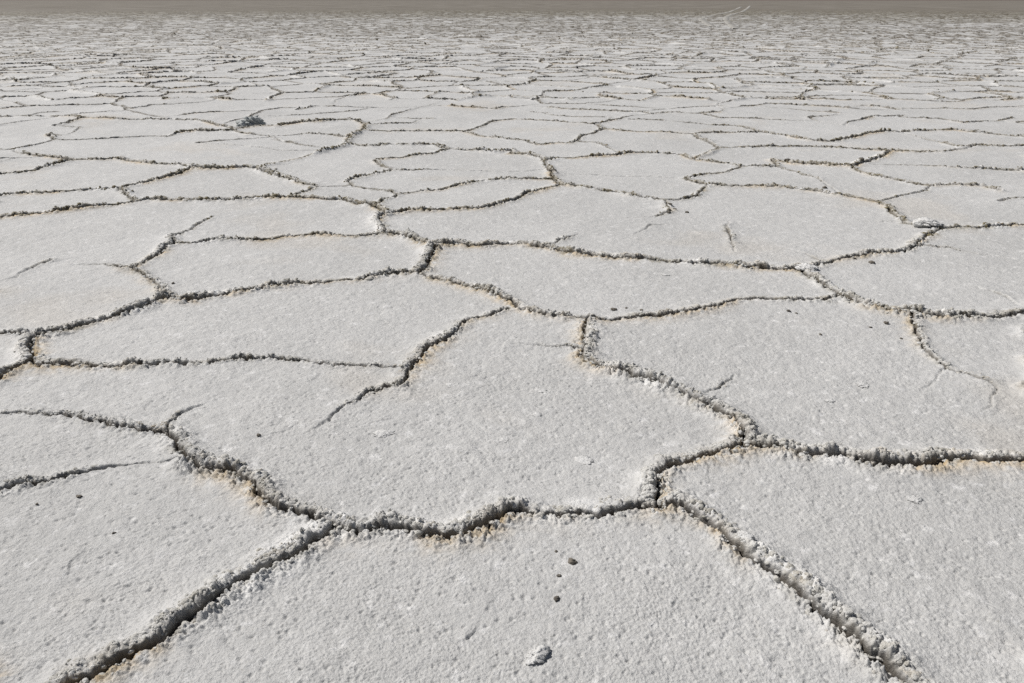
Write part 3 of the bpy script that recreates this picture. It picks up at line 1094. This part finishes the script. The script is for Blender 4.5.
# ------------------------------------------------------------------ pale wheel tracks curving off toward the horizon
tv, tf = [], []
for pts in ([(712, 27), (706, 23), (701, 19.5), (706, 17), (716, 15), (730, 12), (737, 9), (741, 7)],
            [(737, 29), (732, 26), (727, 22), (725.6, 18), (729, 15.5), (742, 12), (747, 9), (750, 6)]):
    P = np.array([at(*p) for p in pts])
    Lc = np.concatenate([[0], np.cumsum(np.hypot(*np.diff(P, axis=0).T))])
    tt = np.linspace(0, Lc[-1], 160)
    Q = np.stack([np.interp(tt, Lc, P[:, 0]), np.interp(tt, Lc, P[:, 1])], 1)
    for _ in range(6):
        Q[1:-1] = (Q[:-2] + Q[1:-1] * 2 + Q[2:]) / 4
    T_ = np.gradient(Q, axis=0)
    T_ /= np.hypot(*T_.T)[:, None] + 1e-9
    Nn = np.stack([-T_[:, 1], T_[:, 0]], 1)
    wd = .3 + .12 * perlin(tt * .4, tt * 0, 73)
    b0 = sum(len(x) for x in tv)
    for k, (o_, zz) in enumerate(((-1, -.05), (-.7, .045), (0, .03), (.7, .045), (1, -.05))):
        Pk = Q + Nn * (wd * o_)[:, None]
        tv.append(np.concatenate([Pk, np.full((160, 1), zz) + .01 * perlin(Pk[:, 0] * 3, Pk[:, 1] * 3, 74)[:, None]], 1))
        if k:
            a = b0 + (k - 1) * 160 + np.arange(159)
            tf.append(np.stack([a, a + 1, a + 161, a + 160], 1))
o = mesh_object('path', np.concatenate(tv), np.concatenate(tf), [M_TRACK])
o['kind'] = 'structure'
o['label'] = 'two pale wheel tracks curving across the far salt'


# ------------------------------------------------------------------ loose stones and flakes of salt
def stone(name, cat, px, py, wpx, label, mat, flat=.6, seed=0, group=None, stretch=1.0, sink=.25, lev=3, rot=None, rug=1.0):
    x, y = at(px, py)
    r = wpx / 2 * math.sqrt(x * x + y * y + CAM_H ** 2) / F
    v, f = ico(lev)
    g_ = np.random.default_rng(900 + seed)
    out = np.ones(len(v))
    for _ in range(12):
        d = g_.normal(size=3)
        d /= np.linalg.norm(d)
        c = g_.uniform(.45, .8)
        out = np.minimum(out, np.where(v @ d > c, c / np.maximum(v @ d, .01), 9) * g_.uniform(1, 1.1))
    n1 = perlin(v[:, 0] * 2.5 + v[:, 2] * 1.7, v[:, 1] * 2.5, seed + 3)
    n2 = perlin(v[:, 0] * 7 + v[:, 2] * 5, v[:, 1] * 7 - v[:, 2] * 3, seed + 5)
    n3 = perlin(v[:, 0] * 14 + v[:, 2] * 9, v[:, 1] * 14 - v[:, 2] * 8, seed + 7)
    out = out + (n1 * .22 + n2 * .13 + n3 * .08) * rug
    v = v * out[:, None] * np.array([stretch, 1, flat]) * r
    a_ = g_.uniform(-.6, .6) if rot is None else rot
    ca, sa = math.cos(a_), math.sin(a_)
    v = np.stack([v[:, 0] * ca - v[:, 1] * sa, v[:, 0] * sa + v[:, 1] * ca, v[:, 2]], 1)
    z0 = float(sample(G1, np.array([x]), np.array([y]), G1.Z)[0])
    o = mesh_object(name, v, f, [mat])
    o.location = (x, y, z0 + r * flat * (1 - 2 * sink) * .8)
    o['label'] = label
    o['category'] = cat
    if group:
        o['group'] = group
    return o


stone('boulder', 'boulder', 251, 124.5, 22, 'bluish grey rock lump sitting alone on the salt among the far plates', M_ROCK, .62, 3, stretch=1.1, sink=.36, rot=.5, lev=4, rug=1.7)
DP = 'dark pebbles on the salt'
WC = 'white salt flakes on the plates'
for k, (px, py, wp, lb) in enumerate([
    (572, 563, 13, 'largest dark flat pebble on the nearest plate'),
    (557, 600, 9, 'dark round pebble below the flat one on the nearest plate'),
    (556, 552, 5, 'tiny dark pebble just left above the flat pebble of the nearest plate'),
    (559, 577, 6, 'thin dark grit fragment between the two pebbles of the nearest plate'),
    (788, 313, 6, 'dark pebble close under the ridge at upper middle of the wide right plate'),
    (796, 315, 4, 'tiny dark pebble right beside the one close under the ridge'),
    (886, 325, 7, 'dark pebble at the upper right corner of the wide right plate'),
    (870, 329, 4, 'tiny dark grain left of the pebble in the upper right plate corner'),
    (820, 336, 4, 'tiny dark grain alone in the upper part of the wide right plate'),
    (901, 340, 4, 'tiny dark grain beside the downward crack on the right'),
    (872, 263, 8, 'dark pebble right under the ridge below the big far right plate'),
    (854, 260, 5, 'small dark pebble on the ridge left of its larger neighbour'),
    (614, 311, 8, 'dark stub on the salt just above the ridge fork in the middle'),
    (626, 309, 4, 'small dark grain right of the dark stub above the middle fork'),
    (641, 311, 5, 'small grey grain farthest right of three above the middle fork'),
    (687, 212, 5, 'small dark pebble alone right of the crumbled junction'),
    (670, 206, 6, 'upper lump of the dark cluster at the crumbled junction'),
    (675, 210, 6, 'right lump of the dark cluster at the crumbled junction'),
    (669, 213, 5, 'lower lump of the dark cluster at the crumbled junction'),
    (552, 173, 10, 'dark knob standing at the junction right of the long ridge end'),
    (276, 169, 4, 'tiny dark pebble beside the ridge behind the grey rock plate'),
    (173, 284, 5, 'small dark pebble near the crack at the left middle'),
    (787, 162, 8, 'dark knob on the far ridge at the right'),
    (861, 162, 7, 'dark knob beside a white ridge end at the far right'),
    (824, 189, 6, 'small dark pebble at the end of a short far crack'),
    (79, 497, 7, 'dark pebble on the large plate at the lower left'),
    (114, 533, 5, 'small dark pebble in the middle of the lower left plate'),
    (37, 505, 4, 'tiny dark grain near the left edge of the lower left plate'),
    (259, 437, 7, 'dark crumb left on the big central plate'),
    (793, 137, 4, 'tiny dark pebble on the far plate right of the middle'),
]):
    stone('pebble', 'pebble', px, py, wp * .8, lb, M_DARK, .55, 10 + k, DP, 1.25 if wp > 8 else 1.0, .2, 2)
for k, (px, py, wp, lb) in enumerate([
    (536, 656, 26, 'largest white salt chunk, at the bottom of the nearest plate'),
    (916, 501, 17, 'round white salt knob on the lower right plate'),
    (586, 459, 20, 'flat white salt flake in the lower right of the central plate'),
    (539, 390, 14, 'thin white flake in the middle of the central plate'),
    (537, 415, 11, 'small white flake under the thin one on the central plate'),
    (504, 440, 14, 'faint white blister low in the middle of the central plate'),
    (386, 435, 22, 'flat white flake on the left of the central plate'),
    (452, 386, 13, 'small white flake right of the branching ridge'),
    (830, 399, 10, 'small white blister on the wide right plate, lower left of two'),
    (862, 384, 15, 'thin white flake on the wide right plate, upper right of two'),
    (806, 270, 20, 'bright white salt heap at the right junction of the long ridge'),
    (928, 227, 24, 'bright white salt heap at the right end of the large far plate'),
    (193, 298, 14, 'white salt lump standing on the left junction'),
    (745, 543, 18, 'bright white salt lump on the ridge running down to the lower right'),
    (665, 274, 9, 'small white flake on the long plate behind the central one'),
]):
    stone('salt_flake', 'salt flake', px, py, wp * .9, lb, M_WHITE, .5 if k == 0 else .34 if k > 9 and k < 14 else .12, 60 + k, WC, 1.15, .3 if k > 9 and k < 14 else .36, 4, rug=1.0)
